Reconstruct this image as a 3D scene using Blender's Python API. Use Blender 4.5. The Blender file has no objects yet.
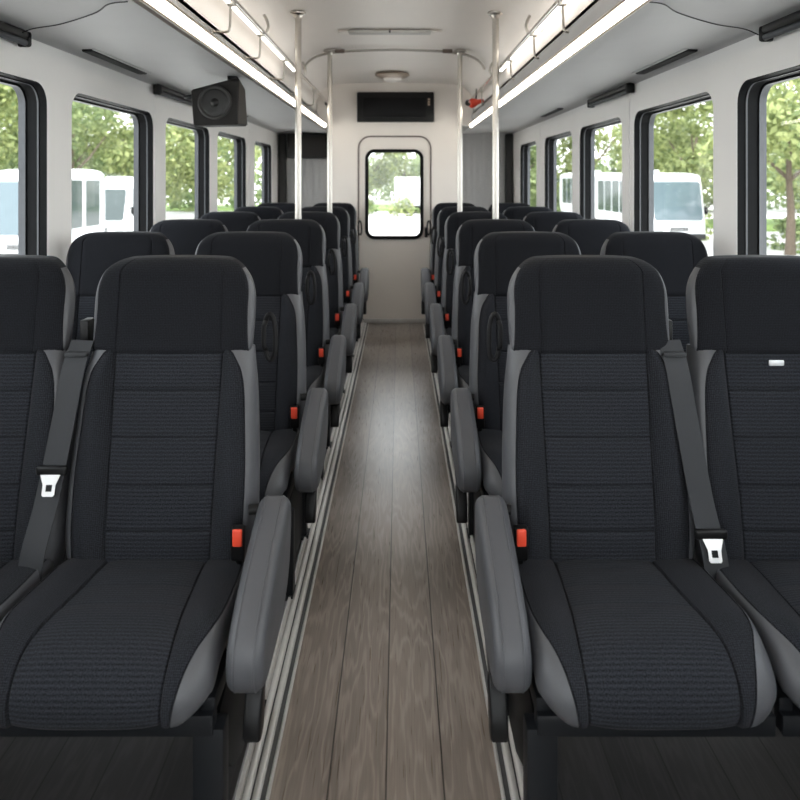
import bpy, bmesh, math, random
from mathutils import Vector, Matrix
random.seed(11)
SC = bpy.context.scene
COL = SC.collection
PI = math.pi
EYE = 1.45                      # height of the eye above the coach floor

# ------------------------------------------------------------------ materials
def new_mat(name):
    m = bpy.data.materials.new(name); m.use_nodes = True
    nt = m.node_tree
    return m, nt, nt.nodes['Principled BSDF']

def nd(nt, typ, **kw):
    n = nt.nodes.new(typ)
    for k, v in kw.items():
        if k in n.inputs: n.inputs[k].default_value = v
        else: setattr(n, k, v)
    return n

def mix(nt, fac, a, b, mode='MIX'):
    n = nt.nodes.new('ShaderNodeMix'); n.data_type = 'RGBA'; n.blend_type = mode
    for sock, v in ((n.inputs[0], fac), (n.inputs[6], a), (n.inputs[7], b)):
        if hasattr(v, 'is_output'): nt.links.new(v, sock)
        elif isinstance(v, (int, float)): sock.default_value = v
        else: sock.default_value = (*v[:3], 1)
    return n.outputs[2]

def mth(nt, op, a, b=0.0, c=None):
    n = nt.nodes.new('ShaderNodeMath'); n.operation = op
    for i, v in enumerate((a, b, c)):
        if v is None: continue
        if hasattr(v, 'is_output'): nt.links.new(v, n.inputs[i])
        else: n.inputs[i].default_value = v
    return n.outputs[0]

def bump(nt, bsdf, height, strength=.3, dist=.002):
    b = nd(nt, 'ShaderNodeBump'); b.inputs['Strength'].default_value = strength
    b.inputs['Distance'].default_value = dist
    nt.links.new(height, b.inputs['Height']); nt.links.new(b.outputs[0], bsdf.inputs['Normal'])

def pmat(name, col, rough=.5, metal=0., var=.06, scale=30., bmp=0., bdist=.001, spec=.5):
    m, nt, p = new_mat(name)
    tc = nd(nt, 'ShaderNodeTexCoord')
    nz = nd(nt, 'ShaderNodeTexNoise'); nz.inputs['Scale'].default_value = scale
    nz.inputs['Detail'].default_value = 3
    nt.links.new(tc.outputs['Object'], nz.inputs['Vector'])
    c2 = tuple(max(0, c * (1 - var * 2)) for c in col); c1 = tuple(min(1, c * (1 + var)) for c in col)
    nt.links.new(mix(nt, nz.outputs['Fac'], c2, c1), p.inputs['Base Color'])
    p.inputs['Roughness'].default_value = rough; p.inputs['Metallic'].default_value = metal
    p.inputs['Specular IOR Level'].default_value = spec
    if bmp: bump(nt, p, nz.outputs['Fac'], bmp, bdist)
    return m

def emat(name, col, strength):
    m, nt, p = new_mat(name)
    p.inputs['Base Color'].default_value = (.9, .9, .88, 1)
    p.inputs['Emission Color'].default_value = (*col, 1); p.inputs['Emission Strength'].default_value = strength
    return m

def fabric(name, col, ribs):
    m, nt, p = new_mat(name)
    uv = nd(nt, 'ShaderNodeUVMap'); sep = nd(nt, 'ShaderNodeSeparateXYZ')
    nt.links.new(uv.outputs[0], sep.inputs[0])
    u, v = sep.outputs[0], sep.outputs[1]
    nz = nd(nt, 'ShaderNodeTexNoise'); nz.inputs['Scale'].default_value = 300; nz.inputs['Detail'].default_value = 1
    nt.links.new(uv.outputs[0], nz.inputs['Vector'])
    big = nd(nt, 'ShaderNodeTexNoise'); big.inputs['Scale'].default_value = 9; big.inputs['Detail'].default_value = 3
    nt.links.new(uv.outputs[0], big.inputs['Vector'])
    if ribs:
        s = mth(nt, 'SINE', mth(nt, 'MULTIPLY', v, 2 * PI / .0098))
        rib = mth(nt, 'MULTIPLY_ADD', s, .5, .5)
        t = mth(nt, 'SINE', mth(nt, 'MULTIPLY', u, 2 * PI / .0085))
        h = mth(nt, 'ADD', mth(nt, 'MULTIPLY', rib, .8), mth(nt, 'MULTIPLY', mth(nt, 'MULTIPLY', t, rib), .2))
        h = mth(nt, 'ADD', h, mth(nt, 'MULTIPLY', nz.outputs['Fac'], .4))
        k = mth(nt, 'MULTIPLY_ADD', rib, .45, mth(nt, 'MULTIPLY_ADD', nz.outputs['Fac'], 1.9, -.75))
        st, ds = .5, .0012
    else:
        a = mth(nt, 'SINE', mth(nt, 'MULTIPLY', mth(nt, 'ADD', u, v), 2 * PI / .009))
        b = mth(nt, 'SINE', mth(nt, 'MULTIPLY', mth(nt, 'SUBTRACT', u, v), 2 * PI / .009))
        h = mth(nt, 'ADD', mth(nt, 'MULTIPLY', mth(nt, 'MULTIPLY', a, b), .25), nz.outputs['Fac'])
        k = mth(nt, 'MULTIPLY_ADD', h, 2.0, -.6)
        st, ds = .4, .0008
    lo = tuple(c * .42 for c in col); hi = tuple(c * 2.1 for c in col)
    c = mix(nt, k, lo, hi)
    c = mix(nt, mth(nt, 'MULTIPLY', big.outputs['Fac'], .3), c, tuple(x * .8 for x in col))
    nt.links.new(c, p.inputs['Base Color'])
    p.inputs['Roughness'].default_value = .92
    p.inputs['Specular IOR Level'].default_value = .10
    p.inputs['Sheen Weight'].default_value = .03; p.inputs['Sheen Roughness'].default_value = .5
    bump(nt, p, h, st, ds)
    return m

def wood(name, dark, light, gap, rough):
    """planks running along Y, .138 m wide"""
    m, nt, p = new_mat(name)
    tc = nd(nt, 'ShaderNodeTexCoord'); sep = nd(nt, 'ShaderNodeSeparateXYZ')
    nt.links.new(tc.outputs['Object'], sep.inputs[0])
    x, y = sep.outputs[0], sep.outputs[1]
    q = mth(nt, 'DIVIDE', mth(nt, 'SUBTRACT', x, .009), .138)
    idx = mth(nt, 'FLOOR', q); fr = mth(nt, 'SUBTRACT', q, idx)
    wn = nd(nt, 'ShaderNodeTexWhiteNoise', noise_dimensions='1D'); nt.links.new(idx, wn.inputs['W'])
    off = mth(nt, 'MULTIPLY', wn.outputs['Value'], 37.)
    comb = nd(nt, 'ShaderNodeCombineXYZ')
    nt.links.new(x, comb.inputs[0]); nt.links.new(mth(nt, 'ADD', mth(nt, 'MULTIPLY', y, .10), off), comb.inputs[1])
    nt.links.new(off, comb.inputs[2])
    n1 = nd(nt, 'ShaderNodeTexNoise'); n1.inputs['Scale'].default_value = 9; n1.inputs['Detail'].default_value = 4
    nt.links.new(comb.outputs[0], n1.inputs['Vector'])
    ring = mth(nt, 'SINE', mth(nt, 'MULTIPLY', n1.outputs['Fac'], 95.))
    ringf = mth(nt, 'POWER', mth(nt, 'MULTIPLY_ADD', ring, .5, .5), 2.5)
    comb2 = nd(nt, 'ShaderNodeCombineXYZ')
    nt.links.new(x, comb2.inputs[0]); nt.links.new(mth(nt, 'MULTIPLY', y, .03), comb2.inputs[1]); nt.links.new(off, comb2.inputs[2])
    n2 = nd(nt, 'ShaderNodeTexNoise'); n2.inputs['Scale'].default_value = 260; n2.inputs['Detail'].default_value = 3
    nt.links.new(comb2.outputs[0], n2.inputs['Vector'])
    n3 = nd(nt, 'ShaderNodeTexNoise'); n3.inputs['Scale'].default_value = 5; n3.inputs['Detail'].default_value = 3
    nt.links.new(comb.outputs[0], n3.inputs['Vector'])
    g = mth(nt, 'ADD', mth(nt, 'MULTIPLY', ringf, .27), mth(nt, 'MULTIPLY_ADD', n2.outputs['Fac'], .38, .08))
    g = mth(nt, 'ADD', g, mth(nt, 'MULTIPLY', mth(nt, 'SUBTRACT', n3.outputs['Fac'], .5), .7))
    g = mth(nt, 'ADD', g, mth(nt, 'MULTIPLY', mth(nt, 'SUBTRACT', wn.outputs['Value'], .5), .22))
    c = mix(nt, g, dark, light)
    edge = mth(nt, 'GREATER_THAN', mth(nt, 'ABSOLUTE', mth(nt, 'SUBTRACT', fr, .5)), .485)
    c = mix(nt, edge, c, gap)
    nt.links.new(c, p.inputs['Base Color'])
    p.inputs['Roughness'].default_value = rough
    nt.links.new(mth(nt, 'MULTIPLY_ADD', n2.outputs['Fac'], .10, rough - .04), p.inputs['Roughness'])
    bump(nt, p, mth(nt, 'SUBTRACT', g, mth(nt, 'MULTIPLY', edge, 2.)), .07, .002)
    return m

def glass_mat(name, tint, gl):
    m = bpy.data.materials.new(name); m.use_nodes = True; nt = m.node_tree
    nt.nodes.clear()
    out = nd(nt, 'ShaderNodeOutputMaterial'); tr = nd(nt, 'ShaderNodeBsdfTransparent'); g = nd(nt, 'ShaderNodeBsdfGlossy')
    tr.inputs[0].default_value = (*tint, 1); g.inputs['Roughness'].default_value = .02
    ms = nd(nt, 'ShaderNodeMixShader'); ms.inputs[0].default_value = gl
    nt.links.new(tr.outputs[0], ms.inputs[1]); nt.links.new(g.outputs[0], ms.inputs[2])
    nt.links.new(ms.outputs[0], out.inputs[0])
    return m

def leaf_mat(name, a, b):
    m, nt, p = new_mat(name)
    geo = nd(nt, 'ShaderNodeNewGeometry')
    nt.links.new(mix(nt, geo.outputs['Random Per Island'], a, b), p.inputs['Base Color'])
    p.inputs['Roughness'].default_value = .6
    tr = nd(nt, 'ShaderNodeBsdfTranslucent'); ms = nd(nt, 'ShaderNodeMixShader'); ms.inputs[0].default_value = .45
    nt.links.new(mix(nt, geo.outputs['Random Per Island'], a, b), tr.inputs[0])
    nt.links.new(p.outputs[0], ms.inputs[1]); nt.links.new(tr.outputs[0], ms.inputs[2])
    nt.links.new(ms.outputs[0], nt.nodes['Material Output'].inputs[0])
    return m

M = {}
M['rib'] = fabric('ribbed fabric', (.0172, .0185, .0225), True)
M['knit'] = fabric('plain knit fabric', (.0150, .0160, .0195), False)
M['head'] = fabric('headrest fabric', (.0092, .0098, .0122), False)
M['leather'] = pmat('grey leather', (.067, .0685, .076), .48, 0, .05, 240, .12, .0006)
M['backshell'] = pmat('black seat back shell', (.009, .009, .010), .6, 0, .1, 200, .1, .001, .2)
M['blackmetal'] = pmat('black coated steel', (.007, .008, .010), .5, 0, .1, 60, 0, .001, .25)
M['blackplastic'] = pmat('black plastic', (.005, .005, .0055), .42, 0, .1, 80, 0, .001, .25)
M['red'] = pmat('red plastic', (.80, .075, .035), .4, 0, .04, 50)
M['belt'] = pmat('charcoal webbing', (.024, .0255, .029), .75, 0, .1, 500, .3, .0006)
M['steel'] = pmat('brushed steel', (.50, .475, .44), .33, 1., .04, 60)
M['bronze'] = pmat('warm anodised trim', (.40, .33, .27), .35, .8, .04, 60)
M['vent'] = pmat('pale grey plastic', (.55, .535, .515), .6)
M['chrome'] = pmat('polished chrome', (.78, .76, .73), .16, 1., .03, 30)
M['whitemetal'] = pmat('bright plated steel', (.86, .86, .87), .35, .35, .02, 60)
M['alu'] = pmat('ribbed aluminium', (.66, .645, .62), .42, .45, .05, 40)
M['darkrubber'] = pmat('dark rubber strip', (.06, .06, .062), .6, 0, .1, 60)
M['wall'] = pmat('off white wall laminate', (.82, .81, .80), .5, 0, .02, 4)
M['ceil'] = pmat('warm white ceiling liner', (.84, .795, .755), .5, 0, .02, 4)
M['soffit'] = pmat('grey soffit liner', (.38, .378, .378), .55, 0, .03, 6)
M['rearwall'] = pmat('warm white bulkhead liner', (.86, .805, .75), .4, 0, .02, 4)
M['greypanel'] = pmat('grey carpet panel', (.34, .335, .33), .8, 0, .06, 60, .1)
M['seam'] = pmat('brown seal', (.13, .10, .085), .6)
M['gasket'] = pmat('black rubber gasket', (.004, .0043, .005), .55, 0, .1, 40, 0, .001, .12)
M['gasketgrey'] = pmat('grey window track', (.06, .064, .072), .5, 0, .1, 40)
M['glass'] = glass_mat('window glass', (.95, .965, .96), .03)
M['lamp'] = emat('led diffuser', (1, .92, .80), 5.)
M['lamp2'] = emat('slim led diffuser', (1, .94, .85), 2.2)
M['screen'] = pmat('dark display glass', (.004, .004, .005), .4, 0, .1, 10, 0, .001, .15)
M['darkgrey'] = pmat('dark grey plastic', (.034, .033, .0325), .5, 0, .1, 60, 0, .001, .3)
M['brownblack'] = pmat('dark brown vinyl cabinet', (.009, .0075, .007), .5, 0, .1, 90, .1, .001, .25)
M['cone'] = pmat('speaker cone', (.006, .006, .006), .35, 0, .1, 60)
M['label'] = pmat('pale label', (.55, .42, .32), .6)
M['tag'] = pmat('silver tag', (.72, .73, .75), .35, .4)
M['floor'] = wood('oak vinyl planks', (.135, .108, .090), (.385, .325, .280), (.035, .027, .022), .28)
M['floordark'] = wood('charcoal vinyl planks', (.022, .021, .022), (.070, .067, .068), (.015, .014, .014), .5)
M['asphalt'] = pmat('pale concrete', (.50, .485, .465), .8, 0, .05, 2)
M['grass'] = pmat('mown grass', (.16, .24, .06), .9, 0, .3, 12)
M['carwhite'] = pmat('white car paint', (.66, .67, .68), .25, 0, .01, 4)
M['carglass'] = pmat('tinted windscreen', (.10, .135, .155), .08, 0, .05, 2)
M['carglassdark'] = pmat('dark side glass', (.045, .06, .06), .08, 0, .05, 2)
M['tyre'] = pmat('tyre rubber', (.02, .02, .02), .8)
M['headlight'] = pmat('headlamp lens', (.65, .68, .7), .1, .3)
M['bark'] = pmat('tree bark', (.13, .10, .075), .9, 0, .25, 14, .3, .02)
M['leafA'] = leaf_mat('fresh leaves', (.12, .165, .06), (.43, .47, .20))
M['leafB'] = leaf_mat('deep leaves', (.10, .15, .065), (.35, .41, .19))
M['building'] = pmat('white render', (.78, .77, .75), .7, 0, .02, 2)

# ------------------------------------------------------------------ mesh helpers
def tag(o, label=None, cat=None, group=None, kind=None):
    if label: o['label'] = label
    if cat: o['category'] = cat
    if group: o['group'] = group
    if kind: o['kind'] = kind
    return o

def obj(name, bm, mats, parent=None, smooth=True, ang=38):
    me = bpy.data.meshes.new(name)
    bmesh.ops.recalc_face_normals(bm, faces=bm.faces[:])
    bm.to_mesh(me); bm.free()
    for m in (mats if isinstance(mats, (list, tuple)) else [mats]):
        me.materials.append(M[m] if isinstance(m, str) else m)
    if smooth:
        for p in me.polygons: p.use_smooth = True
        try: me.set_sharp_from_angle(angle=math.radians(ang))
        except Exception: pass
    o = bpy.data.objects.new(name, me); COL.objects.link(o)
    if parent: o.parent = parent
    return o

def empty(name, loc=(0, 0, 0), label=None, cat=None, group=None, kind=None):
    o = bpy.data.objects.new(name, None); o.empty_display_size = .1
    o.location = loc; COL.objects.link(o)
    return tag(o, label, cat, group, kind)

def copy_tree(o, parent=None):
    c = o.copy(); COL.objects.link(c); c.parent = parent
    for ch in list(o.children): copy_tree(ch, c)
    return c

def box(bm, c, s, bev=0., seg=2, mat=0, rot=None):
    t = bmesh.ops.create_cube(bm, size=1.)
    vs = t['verts']
    for v in vs: v.co = Vector((v.co.x * s[0], v.co.y * s[1], v.co.z * s[2]))
    fs = set(f for v in vs for f in v.link_faces)
    if bev > 0:
        es = list(set(e for v in vs for e in v.link_edges))
        r = bmesh.ops.bevel(bm, geom=es, offset=bev, segments=seg, affect='EDGES', profile=.5)
        fs = set(r['faces']) | set(f for f in fs if f.is_valid)
        vs = list(set(v for f in fs for v in f.verts))
    if rot: bmesh.ops.rotate(bm, verts=vs, cent=(0, 0, 0), matrix=rot)
    for v in vs: v.co += Vector(c)
    for f in fs:
        if f.is_valid: f.material_index = mat
    return vs

def loft(bm, rings, matf=None, caps=True, closed=True, uvs=None):
    """skin a list of equal length rings; matf(row, col) -> slot; uvs[row][col] -> (u, v)"""
    lay = bm.loops.layers.uv.verify() if uvs else None
    V = [[bm.verts.new(p) for p in r] for r in rings]
    n = len(rings[0])
    for i in range(len(V) - 1):
        for j in range(n if closed else n - 1):
            k = (j + 1) % n
            try: f = bm.faces.new((V[i][j], V[i][k], V[i + 1][k], V[i + 1][j]))
            except ValueError: continue
            if matf: f.material_index = matf(i, j)
            if uvs:
                for lp, (a, b) in zip(f.loops, ((i, j), (i, k), (i + 1, k), (i + 1, j))): lp[lay].uv = uvs[a][b]
    if caps:
        for i, r in ((0, V[0]), (-1, V[-1])):
            ctr = Vector((0, 0, 0))
            for v in r: ctr += v.co
            cv = bm.verts.new(ctr / n)
            for j in range(n):
                try: f = bm.faces.new((r[j], r[(j + 1) % n], cv))
                except ValueError: continue
                if matf: f.material_index = matf(0 if i == 0 else len(V) - 2, j)
                if uvs:
                    a = 0 if i == 0 else len(V) - 1
                    for lp, q in zip(f.loops, (uvs[a][j], uvs[a][(j + 1) % n], uvs[a][j])): lp[lay].uv = q
    return V

def tube(bm, pts, r, seg=12, caps=True):
    pts = [Vector(p) for p in pts]
    rings = []; up = None
    for i, p in enumerate(pts):
        a = pts[max(i - 1, 0)]; b = pts[min(i + 1, len(pts) - 1)]
        t = (b - a).normalized()
        if up is None:
            up = Vector((0, 0, 1)) if abs(t.z) < .9 else Vector((1, 0, 0))
        s = t.cross(up).normalized(); up = s.cross(t).normalized()
        rr = r[i] if isinstance(r, (list, tuple)) else r
        rings.append([p + (s * math.cos(q) + up * math.sin(q)) * rr for q in [2 * PI * k / seg for k in range(seg)]])
    return loft(bm, rings, None, caps)

def spline(pts, n):
    """Catmull-Rom through points, n samples"""
    P = [Vector(p) for p in pts]; out = []
    m = len(P) - 1
    for k in range(n):
        t = k / (n - 1) * m; i = min(int(t), m - 1); f = t - i
        a, b, c, d = P[max(i - 1, 0)], P[i], P[i + 1], P[min(i + 2, m)]
        out.append(.5 * ((2 * b) + (c - a) * f + (2 * a - 5 * b + 4 * c - d) * f * f + (3 * b - a - 3 * c + d) * f ** 3))
    return out

def chaikin(pts, it=3, closed=True):
    P = [Vector(p) for p in pts]
    for _ in range(it):
        Q = []
        n = len(P)
        for i in range(n):
            a, b = P[i], P[(i + 1) % n]
            Q += [a * .75 + b * .25, a * .25 + b * .75]
        P = Q
    return P

def slab(bm, prof, lo, hi, r, to3, seg=4, mat=0):
    """extrude a closed 2D outline between lo and hi with rounded rims; to3(a, b, c) -> point"""
    P = [Vector((p[0], p[1])) for p in prof]; n = len(P)
    ar = sum(P[i].x * P[(i + 1) % n].y - P[(i + 1) % n].x * P[i].y for i in range(n))
    sg = 1 if ar > 0 else -1
    N = []
    for i in range(n):
        t = (P[(i + 1) % n] - P[i - 1]).normalized()
        N.append(Vector((t.y, -t.x)) * sg)
    st = []
    for k in range(seg + 1):
        q = PI / 2 * k / seg
        st.append((lo + r * (1 - math.sin(q)), r * (1 - math.cos(PI / 2 - (PI / 2 - q))) if False else r * (1 - math.sin(q))))
    # quarter circle rim
    st = [(lo + r * (1 - math.cos(PI / 2 * k / seg)), r * (1 - math.sin(PI / 2 * k / seg))) for k in range(seg + 1)]
    st += [(lo + hi - c, o) for c, o in reversed(st)]
    rings = [[Vector(to3(*(P[i] - N[i] * o), c)) for i in range(n)] for c, o in st]
    return loft(bm, rings, (lambda i, j: mat))

def rrect(a0, a1, b0, b1, r, seg=6):
    out = []
    for ca, cb, q0 in ((a1 - r, b1 - r, 0), (a0 + r, b1 - r, PI / 2), (a0 + r, b0 + r, PI), (a1 - r, b0 + r, 1.5 * PI)):
        for k in range(seg + 1):
            q = q0 + PI / 2 * k / seg
            out.append((ca + r * math.cos(q), cb + r * math.sin(q)))
    return out

def plate_bm(outer, holes, c0, c1, to3):
    """flat plate with holes: outline (a, b), from depth c0 to c1"""
    cu = bpy.data.curves.new('tmp', 'CURVE'); cu.dimensions = '2D'; cu.fill_mode = 'BOTH'; cu.extrude = .5
    for loop in [outer] + holes:
        s = cu.splines.new('POLY'); s.points.add(len(loop) - 1); s.use_cyclic_u = True
        for p, q in zip(s.points, loop): p.co = (q[0], q[1], 0, 1)
    o = bpy.data.objects.new('tmp', cu); COL.objects.link(o)
    dg = bpy.context.evaluated_depsgraph_get()
    me = bpy.data.meshes.new_from_object(o.evaluated_get(dg))
    bm = bmesh.new(); bm.from_mesh(me)
    bmesh.ops.remove_doubles(bm, verts=bm.verts[:], dist=1e-5)
    bpy.data.objects.remove(o); bpy.data.curves.remove(cu); bpy.data.meshes.remove(me)
    for v in bm.verts:
        v.co = Vector(to3(v.co.x, v.co.y, c0 + (v.co.z + .5) * (c1 - c0)))
    return bm

def interp(tab, x):
    if x <= tab[0][0]: return tab[0][1]
    for (a, va), (b, vb) in zip(tab, tab[1:]):
        if x <= b:
            t = (x - a) / (b - a); t = t
            return va + (vb - va) * t
    return tab[-1][1]

def smooth_tab(tab, x):
    if x <= tab[0][0]: return tab[0][1]
    if x >= tab[-1][0]: return tab[-1][1]
    for i in range(len(tab) - 1):
        a, va = tab[i]; b, vb = tab[i + 1]
        if x <= b:
            h = b - a; t = (x - a) / h
            def slope(k):
                if k <= 0: return (tab[1][1] - tab[0][1]) / (tab[1][0] - tab[0][0])
                if k >= len(tab) - 1: return (tab[-1][1] - tab[-2][1]) / (tab[-1][0] - tab[-2][0])
                return (tab[k + 1][1] - tab[k - 1][1]) / (tab[k + 1][0] - tab[k - 1][0])
            m0, m1 = slope(i) * h, slope(i + 1) * h
            return (2*t**3 - 3*t*t + 1) * va + (t**3 - 2*t*t + t) * m0 + (-2*t**3 + 3*t*t) * vb + (t**3 - t*t) * m1

# ------------------------------------------------------------------ the coach shell
HW = 1.40                        # half width at the windows
Y_F, Y_B, Y_R = -1.6, 7.10, 8.40  # front, rear bulkhead, rear corner recesses
Z = lambda d: EYE + d            # height from the eye line

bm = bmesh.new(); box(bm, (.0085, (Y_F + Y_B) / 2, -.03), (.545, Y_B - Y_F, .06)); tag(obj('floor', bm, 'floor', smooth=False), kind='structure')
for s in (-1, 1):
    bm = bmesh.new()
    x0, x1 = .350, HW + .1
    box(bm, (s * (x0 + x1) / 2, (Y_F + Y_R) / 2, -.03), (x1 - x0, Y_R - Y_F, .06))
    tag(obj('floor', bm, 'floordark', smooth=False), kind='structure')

# seat track rails either side of the aisle
RAIL = [(.272, -.02), (.272, .008), (.276, .0105), (.280, .008), (.281, .003), (.293, .003), (.294, .011), (.298, .014), (.307, .014), (.310, .011),
        (.312, .006), (.316, .006), (.318, .012), (.322, .015), (.331, .015), (.334, .012), (.336, .007), (.340, .007), (.342, .012), (.350, .012), (.350, -.02)]
for k, s in enumerate((-1, 1)):
    off = .0085 if s > 0 else -.0085
    bm = bmesh.new()
    ctr = [(s * x + .0085, z) for x, z in RAIL]
    loft(bm, [[Vector((x, y, z)) for x, z in ctr] for y in (Y_F, Y_B)], lambda i, j: 1 if j in (4, 10, 15) else 0)
    tag(obj('trim_%d' % (k + 1), bm, ['alu', 'darkrubber'], ang=60), kind='structure')

WIN = [(-.72, .32), (.55, 1.57), (1.78, 2.82), (3.03, 4.06), (4.27, 5.28), (5.50, 6.55), (6.93, 7.87)]
WZ0, WZ1 = .93, Z(.392)
wn = 0
for s, side in ((-1, 'left'), (1, 'right')):
    wins = [(a + (.05 if s < 0 else 0), b + (.05 if s < 0 else 0)) for a, b in WIN]
    holes = [rrect(a, b, WZ0, WZ1, .085) for a, b in wins]
    bm = plate_bm([(Y_F - .06, -.06), (Y_R, -.06), (Y_R, Z(.70)), (Y_F - .06, Z(.70))], holes, HW, HW + .11, lambda a, b, c: (s * c, a, b))
    tag(obj('wall_' + side, bm, 'wall', smooth=False), kind='structure')
    for a, b in wins:
        wn += 1
        root = empty('window_%d' % wn, (0, 0, 0), kind='structure')
        # black rubber frame lining the opening, stepped like a real track
        prof = [(.000, .003), (.002, .003), (.006, .030), (.011, .032), (.011, .039), (.006, .041), (.008, .080), (.017, .083), (.017, .112), (.0, .112)]
        bm = bmesh.new()
        rings = []
        base = rrect(a, b, WZ0, WZ1, .085, 7)
        nP = len(base)
        for i in range(nP):
            p = Vector(base[i]); t = (Vector(base[(i + 1) % nP]) - Vector(base[i - 1])).normalized()
            inn = Vector((-t.y, t.x))
            rings.append([Vector((s * (HW + d), p.x + inn.x * w, p.y + inn.y * w)) for w, d in prof])
        rings.append(rings[0])
        loft(bm, rings, lambda i, j: 1 if j in (3, 7) else 0, caps=False)
        bmesh.ops.remove_doubles(bm, verts=bm.verts[:], dist=1e-5)
        obj('window_frame', bm, ['gasket', 'gasketgrey'], root, ang=50)
        bm = plate_bm(rrect(a + .016, b - .016, WZ0 + .016, WZ1 - .016, .07), [], HW + .090, HW + .096, lambda u, v, c: (s * c, u, v))
        obj('window_pane', bm, 'glass', root, smooth=False)

# ceiling: centre vault and the fascia; grey soffits over the windows
half = [(0, .987), (.25, .986), (.45, .981), (.60, .968), (.70, .938), (.765, .880), (.795, .80), (.80, .70), (.80, .56)]
full = [(-x, z) for x, z in reversed(half[1:])] + half
bm = bmesh.new()
th = [(x, z + .05) for x, z in full]
ring = full + list(reversed(th))
loft(bm, [[Vector((x, y, Z(z))) for x, z in ring] for y in (Y_F, Y_B + .02)])
tag(obj('ceiling', bm, 'ceil', ang=30), kind='structure')
for s in (-1, 1):
    bm = bmesh.new()
    sof = [(.775, .548), (.85, .551), (1.1, .562), (1.30, .569), (1.382, .566), (1.402, .552), (1.402, .66), (.775, .66)]
    loft(bm, [[Vector((s * x, y, Z(z))) for x, z in sof] for y in (Y_F, Y_R)])
    tag(obj('ceiling', bm, 'soffit', ang=45), kind='structure')
# roof skin outside
bm = bmesh.new()
loft(bm, [[Vector((x, y, Z(z))) for x, z in [(-1.52, .60), (-1.45, .9), (-1.1, 1.12), (0, 1.2), (1.1, 1.12), (1.45, .9), (1.52, .60), (1.40, .66), (1.05, 1.06), (0, 1.12), (-1.05, 1.06), (-1.40, .66)]] for y in (Y_F - .1, Y_R + .1)])
tag(obj('roof', bm, 'carwhite'), kind='structure')

# rear bulkhead with the emergency door
BX = .645
dz0, dz1, dx0, dx1 = .012, Z(.445), -.375, .365       # door leaf
bm = plate_bm([(-BX, 0), (BX, 0), (BX, Z(.555)), (.79, Z(.555)), (.79, Z(1.03)), (-.79, Z(1.03)), (-.79, Z(.555)), (-BX, Z(.555))], [rrect(dx0, dx1, dz0, dz1, .125, 8)], Y_B, Y_B + .10, lambda a, b, c: (a, c, b))
tag(obj('wall_rear', bm, 'rearwall', smooth=False), kind='structure')
for s in (-1, 1):     # sides of the bulkhead box
    bm = bmesh.new(); box(bm, (s * (BX + .02), (Y_B + Y_R) / 2 + .05, Z(1.03) / 2), (.04, Y_R - Y_B - .1, Z(1.03)))
    tag(obj('wall_rear', bm, 'rearwall', smooth=False), kind='structure')
door = empty('door_1', (0, 0, 0), kind='structure')
wx0, wx1, wz0, wz1 = -.292, .277, Z(-.59), Z(.30)
bm = plate_bm(rrect(dx0 + .006, dx1 - .006, dz0, dz1 - .006, .119, 8), [rrect(wx0, wx1, wz0, wz1, .085, 8)], Y_B + .006, Y_B + .06, lambda a, b, c: (a, c, b))
obj('door_panel', bm, 'rearwall', door, smooth=False)
def ring_frame(outer, inner, c0, c1, to3):
    return plate_bm(outer, [inner], c0, c1, to3)
bm = ring_frame(rrect(dx0 - .004, dx1 + .004, dz0, dz1 + .004, .129, 8), rrect(dx0 + .010, dx1 - .010, dz0 + .004, dz1 - .010, .115, 8), Y_B - .006, Y_B + .012, lambda a, b, c: (a, c, b))
obj('door_seal', bm, 'seam', door, smooth=False)
bm = ring_frame(rrect(wx0 - .012, wx1 + .012, wz0 - .012, wz1 + .012, .097, 8), rrect(wx0 + .022, wx1 - .022, wz0 + .022, wz1 - .022, .063, 8), Y_B - .012, Y_B + .045, lambda a, b, c: (a, c, b))
obj('window_gasket', bm, 'gasket', door, smooth=False)
bm = plate_bm(rrect(wx0, wx1, wz0, wz1, .085), [], Y_B + .028, Y_B + .034, lambda a, b, c: (a, c, b))
obj('window_pane', bm, 'glass', door, smooth=False)
bm = bmesh.new(); box(bm, (dx1 - .05, Y_B - .012, .92), (.03, .03, .10), .008)
obj('door_handle', bm, 'blackplastic', door)
bm = bmesh.new(); box(bm, (0, Y_B - .008, .022), (.64, .016, .044), .004)
tag(obj('baseboard_rear', bm, 'alu'), kind='structure')
# rear corner recess walls
for k, s in enumerate((-1, 1)):
    bm = bmesh.new()
    pts = []
    nrib = 40
    x0, x1 = BX + .04, HW
    for i in range(nrib + 1):
        x = x0 + (x1 - x0) * i / nrib
        pts.append((s * x, Y_R - .04 - (.006 if i % 4 in (1, 2) else 0)))
    loft(bm, [[Vector((x, y, z)) for x, y in pts] + [Vector((s * x1, Y_R + .06, z)), Vector((s * x0, Y_R + .06, z))] for z in (-.05, Z(.62))])
    tag(obj('wall_rear', bm, 'greypanel', ang=20), kind='structure')
    bm = bmesh.new(); box(bm, (s * (HW - .05), Y_R - .07, .95), (.10, .06, 2.1), .02)
    tag(obj('trim_%d' % (k + 3), bm, 'darkgrey'), kind='structure')
bm = bmesh.new(); box(bm, (0, Y_R + .03, 1.2), (2.9, .05, 2.4)); 
bm.free()
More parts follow.
